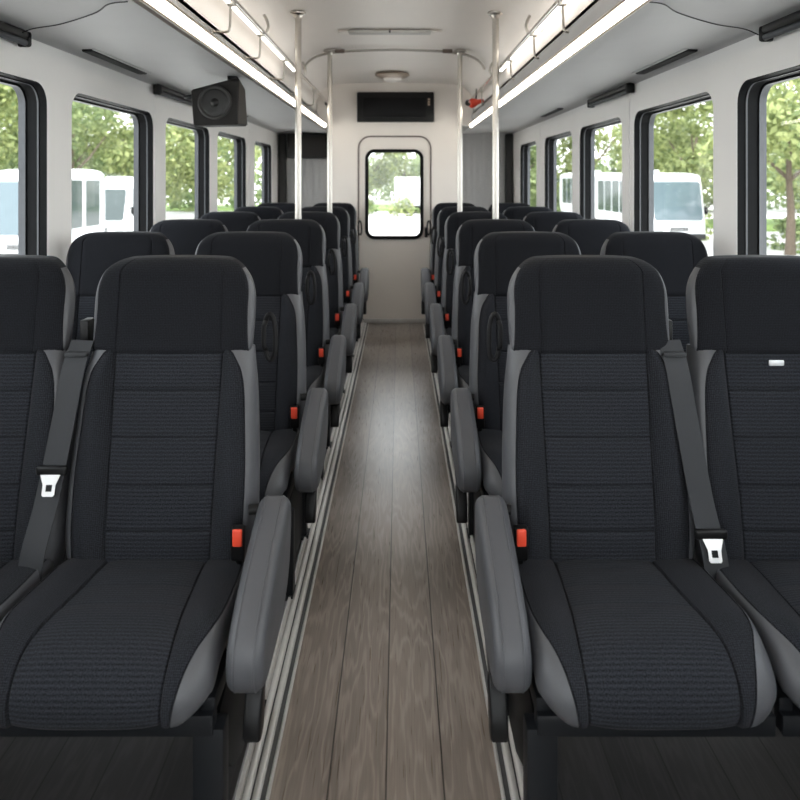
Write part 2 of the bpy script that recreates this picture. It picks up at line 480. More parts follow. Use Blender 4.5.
# front bulkhead with the windscreen (behind the viewer)
bm = plate_bm([(-HW - .1, -.06), (HW + .1, -.06), (HW + .1, Z(1.1)), (-HW - .1, Z(1.1))], [rrect(-1.25, 1.25, .75, Z(.62), .12)], Y_F - .06, Y_F, lambda a, b, c: (a, c, b))
tag(obj('wall_front', bm, 'wall', smooth=False), kind='structure')
root = empty('window_%d' % (wn + 1), kind='structure')
bm = ring_frame(rrect(-1.26, 1.26, .74, Z(.63), .13), rrect(-1.21, 1.21, .79, Z(.58), .10), Y_F - .07, Y_F + .01, lambda a, b, c: (a, c, b))
obj('window_frame', bm, 'gasket', root, smooth=False)
bm = plate_bm(rrect(-1.24, 1.24, .76, Z(.61), .12), [], Y_F - .04, Y_F - .034, lambda a, b, c: (a, c, b))
obj('window_pane', bm, 'glass', root, smooth=False)
# thin joint covers on the window pillars
for s in (-1, 1):
    for k, y in enumerate((4.13, 6.74)):
        bm = bmesh.new(); box(bm, (s * (HW - .001), y, Z(.02)), (.006, .010, 1.02))
        tag(obj('trim_%d' % (5 + k + (2 if s > 0 else 0)), bm, 'wall', smooth=False), kind='structure')

# ------------------------------------------------------------------ ceiling fittings
SIDE = {-1: 'on the loudspeaker side of the aisle', 1: 'on the red hammer side of the aisle'}
for s in (-1, 1):
    r = empty('strip_light', (s * .724 + .03, 2.5, Z(.54)), 'wide glowing LED strip along the lower ceiling edge ' + ('beside the loudspeaker' if s < 0 else 'running below the red hammer'), 'strip light', 'wide LED strips')
    y0, y1 = -1.2 - 2.5, 6.98 - 2.5
    bk_ = -.075 if s < 0 else -.030
    d = Vector((s * .6, -.8)); nrm = Vector((-s * .8, -.6))
    def P(a, b, y): return Vector((d.x * a + nrm.x * b, y, d.y * a + nrm.y * b))
    bm = bmesh.new()
    loft(bm, [[P(a, b, y) for a, b in [(-.0155, .000), (-.012, .005), (.012, .005), (.0155, .000)]] for y in (y0 + .01, y1 - .01)])
    obj('diffuser', bm, 'lamp', r, ang=60)
    bm = bmesh.new()
    for a0, a1 in ((-.029, -.016), (.016, .027)):
        am = (a0 + a1) / 2
        loft(bm, [[P(a, b, y) for a, b in [(a0, -.03), (a0, .004), (am - .003, .010), (am + .003, .010), (a1, .004), (a1, -.03)]] for y in (y0, y1)])
    loft(bm, [[P(a, b, y) for a, b in [(-.029, bk_), (-.029, -.004), (.027, -.004), (.027, bk_)]] for y in (y0, y1)])
    obj('housing', bm, 'bronze', r, ang=50)
    for y in (y0 - .004, y1 + .004):
        bm = bmesh.new(); loft(bm, [[P(a, b, y + e) for a, b in [(-.030, -.034), (-.030, .011), (.028, .011), (.028, -.034)]] for e in (-.005, .005)])
        obj('end_cap', bm, 'steel', r, ang=50)

    # overhead grab rail with its slim light and brackets
    rx, rz = .712, .782
    r = empty('grab_rail', (s * rx + .03, 2.5, Z(rz)), 'chrome overhead grab rail with slim light ' + ('above the loudspeaker side seats' if s < 0 else 'that the red hammer hangs from'), 'handrail', 'overhead grab rails')
    bm = bmesh.new(); tube(bm, [(0, -3.5, 0), (0, 4.57, 0)], .0135, 14)
    obj('rail', bm, 'chrome', r)
    for a, b in ((-3.4, .42), (.46, 1.16), (1.20, 2.42)) :
        bm = bmesh.new(); box(bm, (s * .015, (a + b) / 2, -.011), (.017, b - a, .017), .004)
        obj('slim_light', bm, 'lamp2', r)
    for y in (-1.5, -.80, -.14, .53, 1.18, 1.95, 2.7, 3.5):
        bm = bmesh.new()
        tube(bm, spline([(s * .004, y, -.010), (s * .008, y, -.05), (s * .010, y, -.118), (s * .018, y, -.138), (s * .045, y, -.142), (s * .088, y, -.142)], 22), .0055, 8)
        box(bm, (s * .084, y, -.142), (.008, .04, .026), .003)
        box(bm, (s * .004, y, -.012), (.034, .026, .034), .006)
        obj('bracket', bm, 'steel', r)
        if y in (-.14, 1.18, 2.7):
            bm = bmesh.new()
            tube(bm, spline([(0, y + .12, .01), (-s * .012, y + .12, .05), (-s * .002, y + .12, .09), (s * .012, y + .12, .115)], 14), .008, 8)
            obj('ceiling_clip', bm, 'steel', r)
    bm = bmesh.new(); tube(bm, [(0, 4.56, 0), (0, 4.598, 0)], [.020, .032], 16)
    obj('rail_end', bm, 'darkgrey', r)

def pole(x, y, label):
    r = empty('grab_pole', (x, y, 0), label, 'grab pole', 'floor to ceiling grab poles')
    top = Z(.970)
    bm = bmesh.new(); tube(bm, [(0, 0, .012), (0, 0, top)], .0185, 20); obj('pole', bm, 'steel', r)
    bm = bmesh.new()
    prof = [(.0, .0), (.046, 0), (.048, .006), (.046, .012), (.028, .020), (.022, .034), (.0, .034)]
    n = 24
    for zb, sg, nm in ((top, -1, 'ceiling_flange'), (0, 1, 'floor_flange')):
        b2 = bmesh.new()
        loft(b2, [[Vector((max(rr, .0005) * math.cos(2 * PI * k / n), max(rr, .0005) * math.sin(2 * PI * k / n), zb + sg * h)) for k in range(n)] for rr, h in prof])
        obj(nm, b2, 'steel', r)
    bm.free()
pole(-.542, 4.045, 'tall steel pole behind the third row on the loudspeaker side')
pole(.598, 4.045, 'tall steel pole behind the third row on the red hammer side')
pole(-.478, 5.24, 'farther steel pole behind the fourth row on the loudspeaker side')
pole(.496, 5.24, 'farther steel pole behind the fourth row on the red hammer side')

# curved track on the ceiling
r = empty('curtain_track', (0, 5.2, Z(.955)), 'thin curved chrome track across the ceiling between the far poles', 'track')
bm = bmesh.new()
hp = [(.725, .42, -.062), (.67, .26, -.036), (.58, .12, -.014), (.45, .03, -.004), (.3, 0, .004)]
tp = [(-x, y, z) for x, y, z in hp] + [(0, -.008, .010)] + hp[::-1]
tube(bm, spline(tp, 60), .0095, 10); obj('track', bm, 'steel', r)
for x in (-.40, .40):
    bm = bmesh.new(); box(bm, (x, 0, .002), (.075, .035, .028), .008); obj('clip', bm, 'seam', r)
# ceiling hatch bar and dome lamp
r = empty('ceiling_vent', (-.02, 4.6, Z(.975)), 'long thin grey vent bar set across the ceiling', 'vent')
bm = bmesh.new(); box(bm, (0, 0, -.005), (.54, .085, .018), .006); obj('cover', bm, 'vent', r)
bm = bmesh.new(); box(bm, (0, -.044, -.007), (.012, .006, .022), .002); obj('catch', bm, 'darkgrey', r)
for k in (-1, 1):
    bm = bmesh.new(); box(bm, (k * .31, 0, -.003), (.06, .06, .010), .004); obj('tab', bm, 'ceil', r)
r = empty('dome_lamp', (-.02, 6.45, Z(.975)), 'small round chrome dome lamp on the ceiling before the display', 'lamp')
n = 28
def lathe(prof, cx=0, cy=0):
    b2 = bmesh.new()
    loft(b2, [[Vector((cx + max(rr, .0004) * math.cos(2 * PI * k / n), cy + max(rr, .0004) * math.sin(2 * PI * k / n), h)) for k in range(n)] for rr, h in prof])
    return b2
obj('bezel', lathe([(.0, .0), (.155, 0), (.16, -.012), (.13, -.030), (.09, -.040), (.0, -.040)]), 'bronze', r)
obj('lens', lathe([(.085, -.040), (.075, -.058), (.04, -.070), (0, -.072)]), 'ceil', r)

# display over the door
r = empty('display_screen', (.005, Y_B, Z(.735)), 'black unlit display panel mounted above the rear door', 'display')
bm = bmesh.new(); box(bm, (0, -.035, 0), (.775, .07, .30), .010); obj('casing', bm, 'blackplastic', r)
bm = bmesh.new(); box(bm, (-.01, -.072, -.005), (.64, .006, .20), .004); obj('screen', bm, 'screen', r)
bm = bmesh.new()
for k in range(3): box(bm, (.335, -.072, .075 - .026 * k), (.022, .006, .018), .002)
obj('indicator', bm, 'label', r)

# dark box high in the corner recess
r = empty('overhead_locker', (-1.035, 8.26, Z(.40)), 'black locker high in the rear corner behind the last loudspeaker side row', 'locker')
bm = bmesh.new(); box(bm, (0, 0, 0), (.46, .2, .29), .012); obj('body', bm, 'blackplastic', r)
bm = bmesh.new(); box(bm, (0, -.104, 0), (.42, .01, .25), .004); obj('door', bm, 'brownblack', r)

# loudspeaker
r = empty('loudspeaker', (-.945 + .04, 3.6, Z(.39)), 'black box loudspeaker with round cone hanging under the ceiling edge', 'speaker')
bm = bmesh.new()
fr = [(-.118, .075), (.112, .137), (.124, .128), (.118, -.098), (.108, -.106), (-.104, -.112), (-.112, -.104), (-.124, .066)]
bk = [(-.10, .060), (.100, .110), (.110, .100), (.122, -.09), (.112, -.100), (-.088, -.104), (-.096, -.096), (-.106, .05)]
loft(bm, [[Vector((x * .97, -.006, z * .97)) for x, z in fr], [Vector((x, 0, z)) for x, z in fr], [Vector((x + .002, .19, z)) for x, z in bk]])
obj('cabinet', bm, 'brownblack', r, ang=30)
def disc(prof, c):
    b2 = bmesh.new()
    loft(b2, [[Vector((c[0] + max(rr, .0004) * math.cos(2 * PI * k / n), c[1] - h, c[2] + max(rr, .0004) * math.sin(2 * PI * k / n))) for k in range(n)] for rr, h in prof])
    return b2
obj('surround', disc([(.088, .0), (.088, .008), (.080, .012), (.070, .008), (.070, .0)], (0, -.006, .008)), 'darkgrey', r)
obj('cone', disc([(.070, .006), (.062, .009), (.024, .001), (.022, .006), (.012, .014), (0, .016)], (0, -.006, .008)), 'cone', r)
bm = bmesh.new(); box(bm, (.06, .13, .125), (.05, .05, .10), .006); obj('bracket', bm, 'blackmetal', r)
bm = bmesh.new(); tube(bm, spline([(-.112, .03, .045), (-.14, .03, .040), (-.165, .04, .038)], 10), .012, 8); obj('cable_arm', bm, 'blackmetal', r)

# red emergency hammer hanging off the rail
r = empty('emergency_hammer', (.705, 6.05, Z(.660)), 'small red emergency hammer clipped to the overhead grab rail', 'hammer')
bm = bmesh.new()
tube(bm, [(-.045, 0, .0), (-.025, 0, .006), (.02, 0, .016), (.065, 0, .028)], [.038, .042, .022, .016], 12); obj('head', bm, 'red', r)
bm = bmesh.new(); tube(bm, [(-.04, 0, -.01), (-.03, 0, -.035)], [.022, .014], 10); obj('tip', bm, 'red', r)
bm = bmesh.new(); tube(bm, [(-.0, 0, .02), (.004, 0, .128)], .006, 8); obj('strap', bm, 'darkgrey', r)

# blind housings and soffit vents
def blind(s, y0, y1, label):
    r = empty('blind_housing', (s * 1.365, (y0 + y1) / 2, Z(.532)), label, 'roller blind', 'dark roller blind housings')
    L = (y1 - y0) / 2
    bm = bmesh.new(); tube(bm, [(0, -L, .010), (0, L, .010)], .019, 14); obj('cover', bm, 'darkgrey', r)
    bm = bmesh.new(); tube(bm, [(s * -.006, -L + .01, -.024), (s * -.006, L - .01, -.018)], .012, 14); obj('roller', bm, 'gasketgrey', r)
    for q in (-L, L):
        bm = bmesh.new(); box(bm, (s * .002, q, -.004), (.052, .020, .058), .010); obj('end_cap', bm, 'blackplastic', r)
def vent(s, y0, y1, label):
    r = empty('soffit_vent', (s * 1.315, (y0 + y1) / 2, Z(.566)), label, 'vent', 'dark slot vents in the soffit')
    bm = bmesh.new(); box(bm, (0, 0, 0), (.05, y1 - y0, .018), .006); obj('grille', bm, 'gasket', r)
    bm = bmesh.new(); box(bm, (s * -.034, 0, .002), (.016, y1 - y0 + .03, .012), .004); obj('flap', bm, 'soffit', r)
for s in (-1, 1):
    q = 'on the loudspeaker side' if s < 0 else 'on the red hammer side'
    blind(s, 1.72, 2.63 if s < 0 else 2.53, 'dark roller blind housing above the nearest window ' + q)
    blind(s, 4.08 if s < 0 else 4.02, 4.84, 'dark roller blind housing above the third window ' + q)
    vent(s, 3.04, 3.70, 'dark slot vent above the second window ' + q)
    vent(s, 5.53, 6.2, 'dark slot vent above the fourth window ' + q)
    bm = bmesh.new()
    tube(bm, spline([(s * .775, 2.10, Z(.535)), (s * .86, 2.17, Z(.545)), (s * .96, 2.30, Z(.548)), (s * 1.16, 2.48, Z(.552)), (s * 1.30, 2.56, Z(.553)), (s * 1.365, 2.58, Z(.535))], 30), .0023, 6)
    tag(obj('cable', bm, 'blackplastic'), 'thin black wire along the grey ceiling edge ' + q, 'cable', 'thin ceiling wires')

# ------------------------------------------------------------------ passenger seats
# seat space: x across (+x towards the aisle on an unmirrored seat), -y forward, z up from the floor
def half_to_ring(half):
    """half: list of (x, d, slot-to-next) from the centre front to the centre back -> full ring and slots"""
    left = [(-x, d, None) for x, d, m in half[1:-1]][::-1]
    ring = [(x, d) for x, d, m in half] + [(x, d) for x, d, m in left]
    nh = len(half)
    sl = [half[i][2] for i in range(nh - 1)] + [half[nh - 2 - i][2] for i in range(nh - 1)]
    return ring, sl

def backrest_bm():
    bm = bmesh.new()
    B = [(.40, .139), (.60, .142), (.80, .146), (.95, .149), (1.0, .150)]
    A = [(.40, .212), (.50, .223), (.65, .226), (.80, .219), (.88, .213), (.925, .203), (.952, .188), (.970, .177), (.982, .164), (1.0, .162)]
    W = [(.38, .226), (.42, .242), (.50, .256), (.62, .257), (.75, .252), (.88, .243), (.96, .232), (1.0, .226)]
    F = [(.38, -.135), (.44, -.150), (.60, -.128), (.80, -.086), (.98, -.050), (1.0, -.046)]
    zs = [.385, .39, .40, .415]
    seams = (.518, .629, .748, .871)
    z = .43
    grid = set(round(.43 + .0125 * k, 4) for k in range(46))
    for q in seams:
        for e in (-.009, -.005, -.0025, 0, .0025, .005, .009): grid.add(round(q + e, 4))
    for e in (.958, .964, .970, .976, .982, .988): grid.add(e)
    zs += sorted(g for g in grid if .42 < g <= .99)
    rings, uvs, slots = [], [], None
    for z in zs:
        b, a, w, f = (smooth_tab(t, z) for t in (B, A, W, F))
        end = max(0, (.425 - z) / .04); dn = .035 * end * end
        g = 0
        for q in seams:
            e = abs(z - q)
            if e < .009: g = max(g, (1 - e / .009) ** 1.5 * .006)
        pad = 0
        H = []
        for t in (0, .2, .4, .6, .8, .93):
            x = t * (b - .005); H.append((x, dn + g - .007 * (1 - t ** 4), 0))
        H += [(b - .004, dn + g * .5, 0), (b, dn + .0045, 1), (b + .003, dn - .003, 1)]
        rise = min(1, (a - b) / .06)
        for t in (.15, .3, .45, .6, .75, .9):
            H.append((b + .003 + t * (a - b - .006), dn - .003 - .020 * rise * math.sin(PI * min(1, t * .85)), 1))
        da = dn - .003 - .020 * rise * math.sin(PI * .85)
        H += [(a - .0025, da, 1), (a, da + .004, 4), (a + .0025, da + .0005, 2)]
        for k in range(1, 7):
            q = PI / 2 * k / 6
            H.append((a + .0025 + (w - a - .0025) * math.sin(q), da + .0005 + .060 * (1 - math.cos(q)), 2))
        H += [(w - .008, .080, 2), (w - .022, .100, 3), (w - .045, .114, 3), (w * .5, .120, 3), (0, .122, 3)]
        ring, slots = half_to_ring(H)
        rings.append([Vector((x, f + d, z - d * .18)) for x, d in ring])
        uvs.append([(x, z) for x, d in ring])
    loft(bm, rings, lambda i, j: slots[j], True, True, uvs)
    return bm

def headrest_bm():
    bm = bmesh.new()
    zt = 1.228
    rings, uvs = [], []
    zs = [.968, .970, .974, .980] + [.99 + .0125 * k for k in range(9)] + [1.10 + .128 * math.sin(PI / 2 * k / 15) for k in range(16)]
    slots = None
    for i, z in enumerate(zs):
        w = smooth_tab([(.96, .223), (1.0, .226), (1.06, .229), (1.10, .229)], min(z, 1.10))
        if z > 1.10:
            q = (z - 1.10) / .128
            w = w - .092 * (1 - math.sqrt(max(0, 1 - q ** 2.3)))
        f = -.062 + (z - .97) * .16
        tk = .092
        t0 = 0.0
        if z > 1.185:
            q = min(1, (z - 1.185) / .0432); t0 = .042 * (1 - math.sqrt(max(0, 1 - q * q)))
        if z < .98: t0 = max(t0, .008 * (.98 - z) / .012)
        c = .145 * min(1, w / .2); dd = w * (.984 - .062 * math.sin(PI * min(1, max(0, z - .955) / .25)))
        H = []
        for t in (0, .3, .6, .85): H.append((t * c, t0 - .006 * (1 - t * t), 0))
        H += [(c - .003, t0, 0), (c, t0 + .0025, 0), (c + .003, t0 - .0005, 0)]
        for t in (.3, .6, .85):
            H.append((c + .003 + t * (dd - c - .003), t0 + .018 * t * t, 0))
        H += [(dd, t0 + .020, 0), (dd + .001, t0 + .024, 1)]
        for k in range(1, 5):
            q = PI / 2 * k / 4
            H.append((dd + .001 + (w - dd - .001) * math.sin(q), t0 + .024 + .03 * (1 - math.cos(q)), 1))
        H += [(w - .005, max(tk - .03, t0 + .056), 1), (w - .020, max(tk - .008 - t0 * .5, t0 + .058), 2), (w - .04, max(tk - t0, t0 + .060), 2), (w * .4, max(tk + .004 - t0, t0 + .061), 2), (0, max(tk + .005 - t0, t0 + .061), 2)]
        ring, slots = half_to_ring(H)
        crown = lambda x: -.010 * (abs(x) / .232) ** 2.2 * max(0, (z - 1.1) / .128)
        rings.append([Vector((x, f + d, z + crown(x))) for x, d in ring])
        uvs.append([(x, z) for x, d in ring])
    loft(bm, rings, lambda i, j: 0 if slots[j] == 1 and zs[i] > 1.203 else slots[j], True, True, uvs)
    return bm

def cushion_bm():
    bm = bmesh.new()
    path = spline([(0, -.095, .418), (0, -.13, .437), (0, -.20, .447), (0, -.28, .452), (0, -.36, .458), (0, -.43, .463), (0, -.485, .460), (0, -.528, .446), (0, -.560, .422), (0, -.578, .390), (0, -.580, .360), (0, -.572, .338), (0, -.548, .326)], 75)
    L = [0]
    for i in range(1, len(path)): L.append(L[-1] + (path[i] - path[i - 1]).length)
    T = L[-1]
    seams = (.115, .20, .285)
    Bt = [(0, .128), (.15, .134), (.30, .145), (.40, .155), (.47, .157), (.62, .151)]
    At = [(0, .222), (.06, .232), (.2, .239), (.32, .240), (.38, .230), (.43, .210), (.48, .193), (.54, .178), (.62, .165)]
    Wt = [(0, .232), (.06, .245), (.2, .252), (.40, .254), (.455, .253), (.50, .250), (.54, .241), (.575, .222), (.60, .202), (.63, .175)]
    rings, uvs, slots = [], [], None
    for i, p in enumerate(path):
        s = L[i]
        t = (path[min(i + 1, len(path) - 1)] - path[max(i - 1, 0)]).normalized()
        nrm = Vector((0, -t.z, t.y)) * -1
        if nrm.z < 0 and i < 20: nrm = -nrm
        b, a, w = (smooth_tab(q, s) for q in (Bt, At, Wt))
        g = 0
        for q in seams:
            e = abs(s - q)
            if e < .010: g = max(g, (1 - e / .010) * .0035)
        H = []
        for k in (0, .2, .4, .6, .8, .93): H.append((k * (b - .005), g - .008 * (1 - k ** 4), 0))
        H += [(b - .004, g * .5, 0), (b, .005, 1), (b + .003, -.003, 1)]
        ris = .013 * (1 - max(0, min(1, (s - .36) / .12)) * .8)
        for k in (.2, .4, .6, .8):
            H.append((b + .003 + k * (a - b - .006), -.003 - ris * math.sin(PI * min(1, k * .8)), 1))
        da = -.003 - ris * math.sin(PI * .8)
        H += [(a - .0025, da, 1), (a, da + .004, 4), (a + .0025, da + .0005, 2)]
        dep = .055
        for k in range(1, 7):
            q = PI / 2 * k / 6
            H.append((a + .0025 + (w - a - .0025) * math.sin(q), da + .0005 + dep * (1 - math.cos(q)), 2))
        dd = .075 if s < .33 else .062
        H += [(w - .004, dd, 3), (w - .03, dd + .012, 3), (0, dd + .012, 3)]
        ring, slots = half_to_ring(H)
        rings.append([Vector((x, 0, 0)) + p - nrm * d for x, d in ring])
        uvs.append([(x, s) for x, d in ring])
    loft(bm, rings, lambda i, j: slots[j], True, True, uvs)
    return bm

ARM = chaikin([(-.115, .575), (-.145, .622), (-.20, .618), (-.40, .548), (-.515, .485), (-.545, .425), (-.530, .362), (-.46, .345), (-.26, .362), (-.155, .42)], 3)
def arm_bm(m):
    bm = bmesh.new()
    slab(bm, ARM, .273 if m > 0 else -.340, .355 if m > 0 else -.258, .026, lambda a, b, c: (c, a, b), 5)
    return bm
def piping_bm(m):
    bm = bmesh.new()
    for x in ((.293, .335) if m > 0 else (-.278, -.320)):
        n = len(ARM)
        P = [Vector((x, p.x, p.y)) for p in ARM]
        ctr = sum(P, Vector()) / n
        tube(bm, [p + (p - ctr).normalized() * -.0022 for p in P] + [P[0] + (P[0] - ctr).normalized() * -.0022], .0028, 6, False)
    return bm

def lever_parts(m, root):
    b = bmesh.new()
    prof = chaikin([(-.375, .40), (-.455, .405), (-.50, .345), (-.525, .345), (-.545, .30), (-.535, .285), (-.51, .285), (-.475, .335), (-.39, .36)], 1)
    # housing and the hanging grip
    slab(b, chaikin([(-.36, .42), (-.43, .42), (-.47, .345), (-.44, .335), (-.36, .37)], 1), min(m * .308, m * .340), max(m * .308, m * .340), .005, lambda a, c, x: (x, a, c), 3)
    h = obj('recline_lever', b, 'blackplastic', root)
    b = bmesh.new()
    slab(b, chaikin([(-.435, .360), (-.475, .360), (-.515, .272), (-.507, .245), (-.470, .245), (-.455, .272)], 1), min(m * .306, m * .344), max(m * .306, m * .344), .006, lambda a, c, x: (x, a, c), 3)
    obj('grip', b, 'blackplastic', h)

def buckle(m, root):
    R = Matrix.Rotation(math.radians(-14), 3, 'X')
    b = bmesh.new(); box(b, (m * .228, -.205, .520), (.036, .024, .085), .006, 3, 0, None)
    o = obj('buckle', b, 'blackplastic', root)
    b = bmesh.new(); box(b, (m * .228, -.214, .538), (.025, .014, .044), .004, 3); obj('release_button', b, 'red', o)
    b = bmesh.new(); tube(b, spline([(m * .228, -.20, .49), (m * .226, -.18, .455), (m * .22, -.14, .42)], 10), .010, 8); obj('stalk', b, 'blackplastic', o)

def belt(m, root, zt, shift):
    """shoulder belt hanging over the gap at the wall side of an aisle seat; zt = height of the tongue"""
    e = -m                                              # towards the wall
    def ribbon(pts, w):
        bm = bmesh.new(); rings = []
        for i, p in enumerate(pts):
            t = (pts[min(i + 1, len(pts) - 1)] - pts[max(i - 1, 0)]).normalized()
            sd = Vector((1, .12 * e, 0)); sd = (sd - t * sd.dot(t)).normalized(); nn = sd.cross(t).normalized() * .0014
            rings.append([p - sd * w / 2 - nn, p + sd * w / 2 - nn, p + sd * w / 2 + nn, p - sd * w / 2 + nn])
        loft(bm, rings)
        return bm
    xs = lambda z: e * (.238 + shift + .052 * (.975 - z) / .53)
    yb = lambda z: smooth_tab([(.38, -.205), (.44, -.215), (.50, -.205), (.60, -.160), (.80, -.108), (.94, -.075), (1.0, -.035)], z)
    top = [Vector((xs(z), yb(z), z)) for z in [1.0, .985, .97, .95] + [.95 - (.95 - zt) * k / 14 for k in range(1, 15)]]
    low = [Vector((xs(z), yb(z) - .001, z)) for z in [zt - (zt - .40) * k / 10 for k in range(11)]]
    o = obj('seat_belt', ribbon(top + low[1:], .066), 'belt', root)
    c = Vector((xs(zt), yb(zt) - .006, zt))
    b = bmesh.new()
    box(b, c + Vector((0, 0, .008)), (.082, .016, .026), .007, 3)
    obj('tongue_grip', b, 'blackplastic', o)
    b = plate_bm([(-.026, 0), (.026, 0), (.022, -.010), (.0165, -.024), (.0165, -.047), (.013, -.051), (-.013, -.051), (-.0165, -.047), (-.0165, -.024), (-.022, -.010)], [[(-.0085, -.023), (.0085, -.023), (.0085, -.040), (-.0085, -.040)]], -.0015, .0015,
                 lambda u, v, d: (c.x + u, c.y - .008 + d + (yb(zt + v) - yb(zt)), c.z + v))
    obj('tongue', b, 'whitemetal', o, smooth=False)
    b = bmesh.new(); box(b, (e * (.247 + shift), .020, 1.005), (.026, .05, .09), .006); obj('belt_guide', b, 'blackplastic', o)
    b = bmesh.new(); box(b, (e * (.24 + shift), -.060, .968), (.064, .026, .014), .005); obj('belt_slot', b, 'belt', o)

def frame_parts(m, root, aisle):
    b = bmesh.new()
    box(b, (0, -.515, .305), (.50, .04, .045), .004); box(b, (0, -.10, .345), (.50, .04, .06), .004)
    for x in (-.235, .235): box(b, (x, -.31, .335), (.03, .42, .04), .004)
    box(b, (0, -.31, .352), (.46, .40, .012), .003)
    obj('seat_frame', b, 'blackmetal', root)
    s = m if aisle else -m
    x = s * (.238 if aisle else .19)
    b = bmesh.new(); box(b, (x, -.505, .148), (.066, .05, .295), .005); box(b, (x, -.505, .006), (.075, .08, .012), .003); obj('leg', b, 'blackmetal', root)
    b = bmesh.new(); box(b, (x, -.10, .165), (.05, .05, .33), .005); box(b, (x, -.10, .006), (.075, .08, .012), .003); obj('leg', b, 'blackmetal', root)
    b = bmesh.new(); slab(b, chaikin([(-.46, .31), (-.08, .33), (-.08, .015), (-.30, .015), (-.47, .20)], 1), x - .009, x + .009, .003, lambda a, c, xx: (xx, a, c), 2)
    obj('side_panel', b, 'gasket', root)

def handle_parts(m, root):
    b = bmesh.new()
    P = [Vector((m * x, .075 + (.02 if x > .24 else 0), z)) for x, z in chaikin([(.238, 1.048), (.268, 1.048), (.272, .912), (.240, .912)], 3)]
    tube(b, P + [P[0]], .0075, 10, False)
    obj('grab_handle', b, 'backshell', root)

MESH = {}
def shared(key, maker, mats):
    if key not in MESH:
        o = obj(key, maker(), mats); MESH[key] = o.data; bpy.data.objects.remove(o)
    return MESH[key]
def part(name, key, maker, mats, root):
    o = bpy.data.objects.new(name, shared(key, maker, mats)); COL.objects.link(o); o.parent = root
    return o

def make_seat(m, aisle):
    """m = +1: the aisle lies towards +x (loudspeaker side bank), -1 the other bank"""
    r = empty('passenger_seat')
    part('backrest', 'backrest', backrest_bm, ['rib', 'knit', 'leather', 'backshell', 'knit'], r)
    part('headrest', 'headrest', headrest_bm, ['head', 'leather', 'backshell'], r)
    part('seat_cushion', 'seat_cushion', cushion_bm, ['rib', 'knit', 'leather', 'backshell', 'knit'], r)
    frame_parts(m, r, aisle)
    if aisle:
        a = obj('armrest', arm_bm(m), 'leather', r)
        obj('piping', piping_bm(m), 'leather', a)
        lever_parts(m, r); buckle(m, r); handle_parts(m, r)
        b = bmesh.new(); tube(b, [(m * .245, -.155, .58), (m * .30, -.15, .585)], .014, 12); obj('arm_pivot', b, 'blackplastic', r)
    return r

ROWS = ['front', 'second', 'third', 'fourth', 'fifth', 'last']
for m, bank in ((1, 'loudspeaker'), (-1, 'red hammer')):
    sx = -m
    aisle_p, win_p = make_seat(m, True), make_seat(m, False)
    for i in range(6):
        y = 2.0 + .955 * i
        for kind, p, xc in (('aisle', aisle_p, .600 if m > 0 else .580), ('window', win_p, 1.120 if m > 0 else 1.094)):
            o = p if i == 0 else copy_tree(p)
            if i: xc += {('aisle', 1): -.002, ('aisle', -1): .006, ('window', 1): .018, ('window', -1): .026}[(kind, m)]
            o.location = (sx * xc, y, 0)
            where = ROWS[i] + ' row'
            if kind == 'aisle':
                t = 'black and grey aisle seat with armrest, %s, %s side' % (where, bank)
            else:
                t = 'black and grey window seat, %s, %s side' % (where, bank)
            tag(o, t, 'seat', 'passenger seats in rows')
    # belts: the front row's own tongue height, then the rest
    tops = [o for o in bpy.data.objects if o.parent is None and o.get('category') == 'seat' and o['label'].startswith('black and grey aisle') and o['label'].endswith(bank + ' side')]
    tops.sort(key=lambda o: o.location.y)
    belt(m, tops[0], .672 if m > 0 else .530, .012 if m > 0 else -.018)
    belt(m, tops[1], .60, .0)
    src = [c for c in tops[1].children if c.name.startswith('seat_belt')][0]
    for o in tops[2:]: copy_tree(src, o)
# the small silver tag on the near window seat of the hammer side
wseat = [o for o in bpy.data.objects if o.get('label') == 'black and grey window seat, front row, red hammer side'][0]
wseat['label'] = 'black and grey window seat with small silver tag, front row, red hammer side'
bm = bmesh.new(); box(bm, (-.012, -.067, .945), (.042, .006, .016), .003); obj('fabric_tag', bm, 'tag', wseat)

# ------------------------------------------------------------------ outside
GZ = -1.5
bm = bmesh.new(); box(bm, (0, 35, GZ - .1), (260, 220, .2)); tag(obj('ground', bm, 'asphalt', smooth=False), kind='structure')
bm = bmesh.new()
for x, y, sx_, sy_ in ((-34, 46, 30, 14), (33, 46, 28, 12), (0, 74, 60, 16), (20.5, 27, 9, 3.2)):
    box(bm, (x, y, GZ + .02), (sx_, sy_, .12), .03)
tag(obj('grass', bm, 'grass'), 'strips of mown green grass around the pale parking lot', 'grass', kind='stuff')

def crown_mesh(seed, n, rx, rz, size, mat):
    rnd = random.Random(seed); bm = bmesh.new()
    blobs = []
    for _ in range(16):
        a = rnd.random() * 2 * PI; q = rnd.random() ** .5; h = rnd.uniform(-.75, .85)
        k = math.sqrt(max(.05, 1 - h * h))
        blobs.append((Vector((math.cos(a) * q * k * rx, math.sin(a) * q * k * rx, h * rz)), rnd.uniform(.28, .45) * rx))
    for _ in range(n):
        c, r = rnd.choice(blobs)
        d = Vector((rnd.gauss(0, 1), rnd.gauss(0, 1), rnd.gauss(0, 1))).normalized()
        p = c + d * r * rnd.random() ** .4
        u = Vector((rnd.gauss(0, 1), rnd.gauss(0, 1), rnd.gauss(0, 1))).normalized()
        w = u.cross(d if abs(u.dot(d)) < .95 else Vector((0, 0, 1))).normalized()
        s = size * rnd.uniform(.6, 1.4)
        f = bm.faces.new([bm.verts.new(p + u * s), bm.verts.new(p + w * s * .55), bm.verts.new(p - u * s), bm.verts.new(p - w * s * .55)])
    me = bpy.data.meshes.new('crown'); bm.to_mesh(me); bm.free(); me.materials.append(M[mat])
    return me
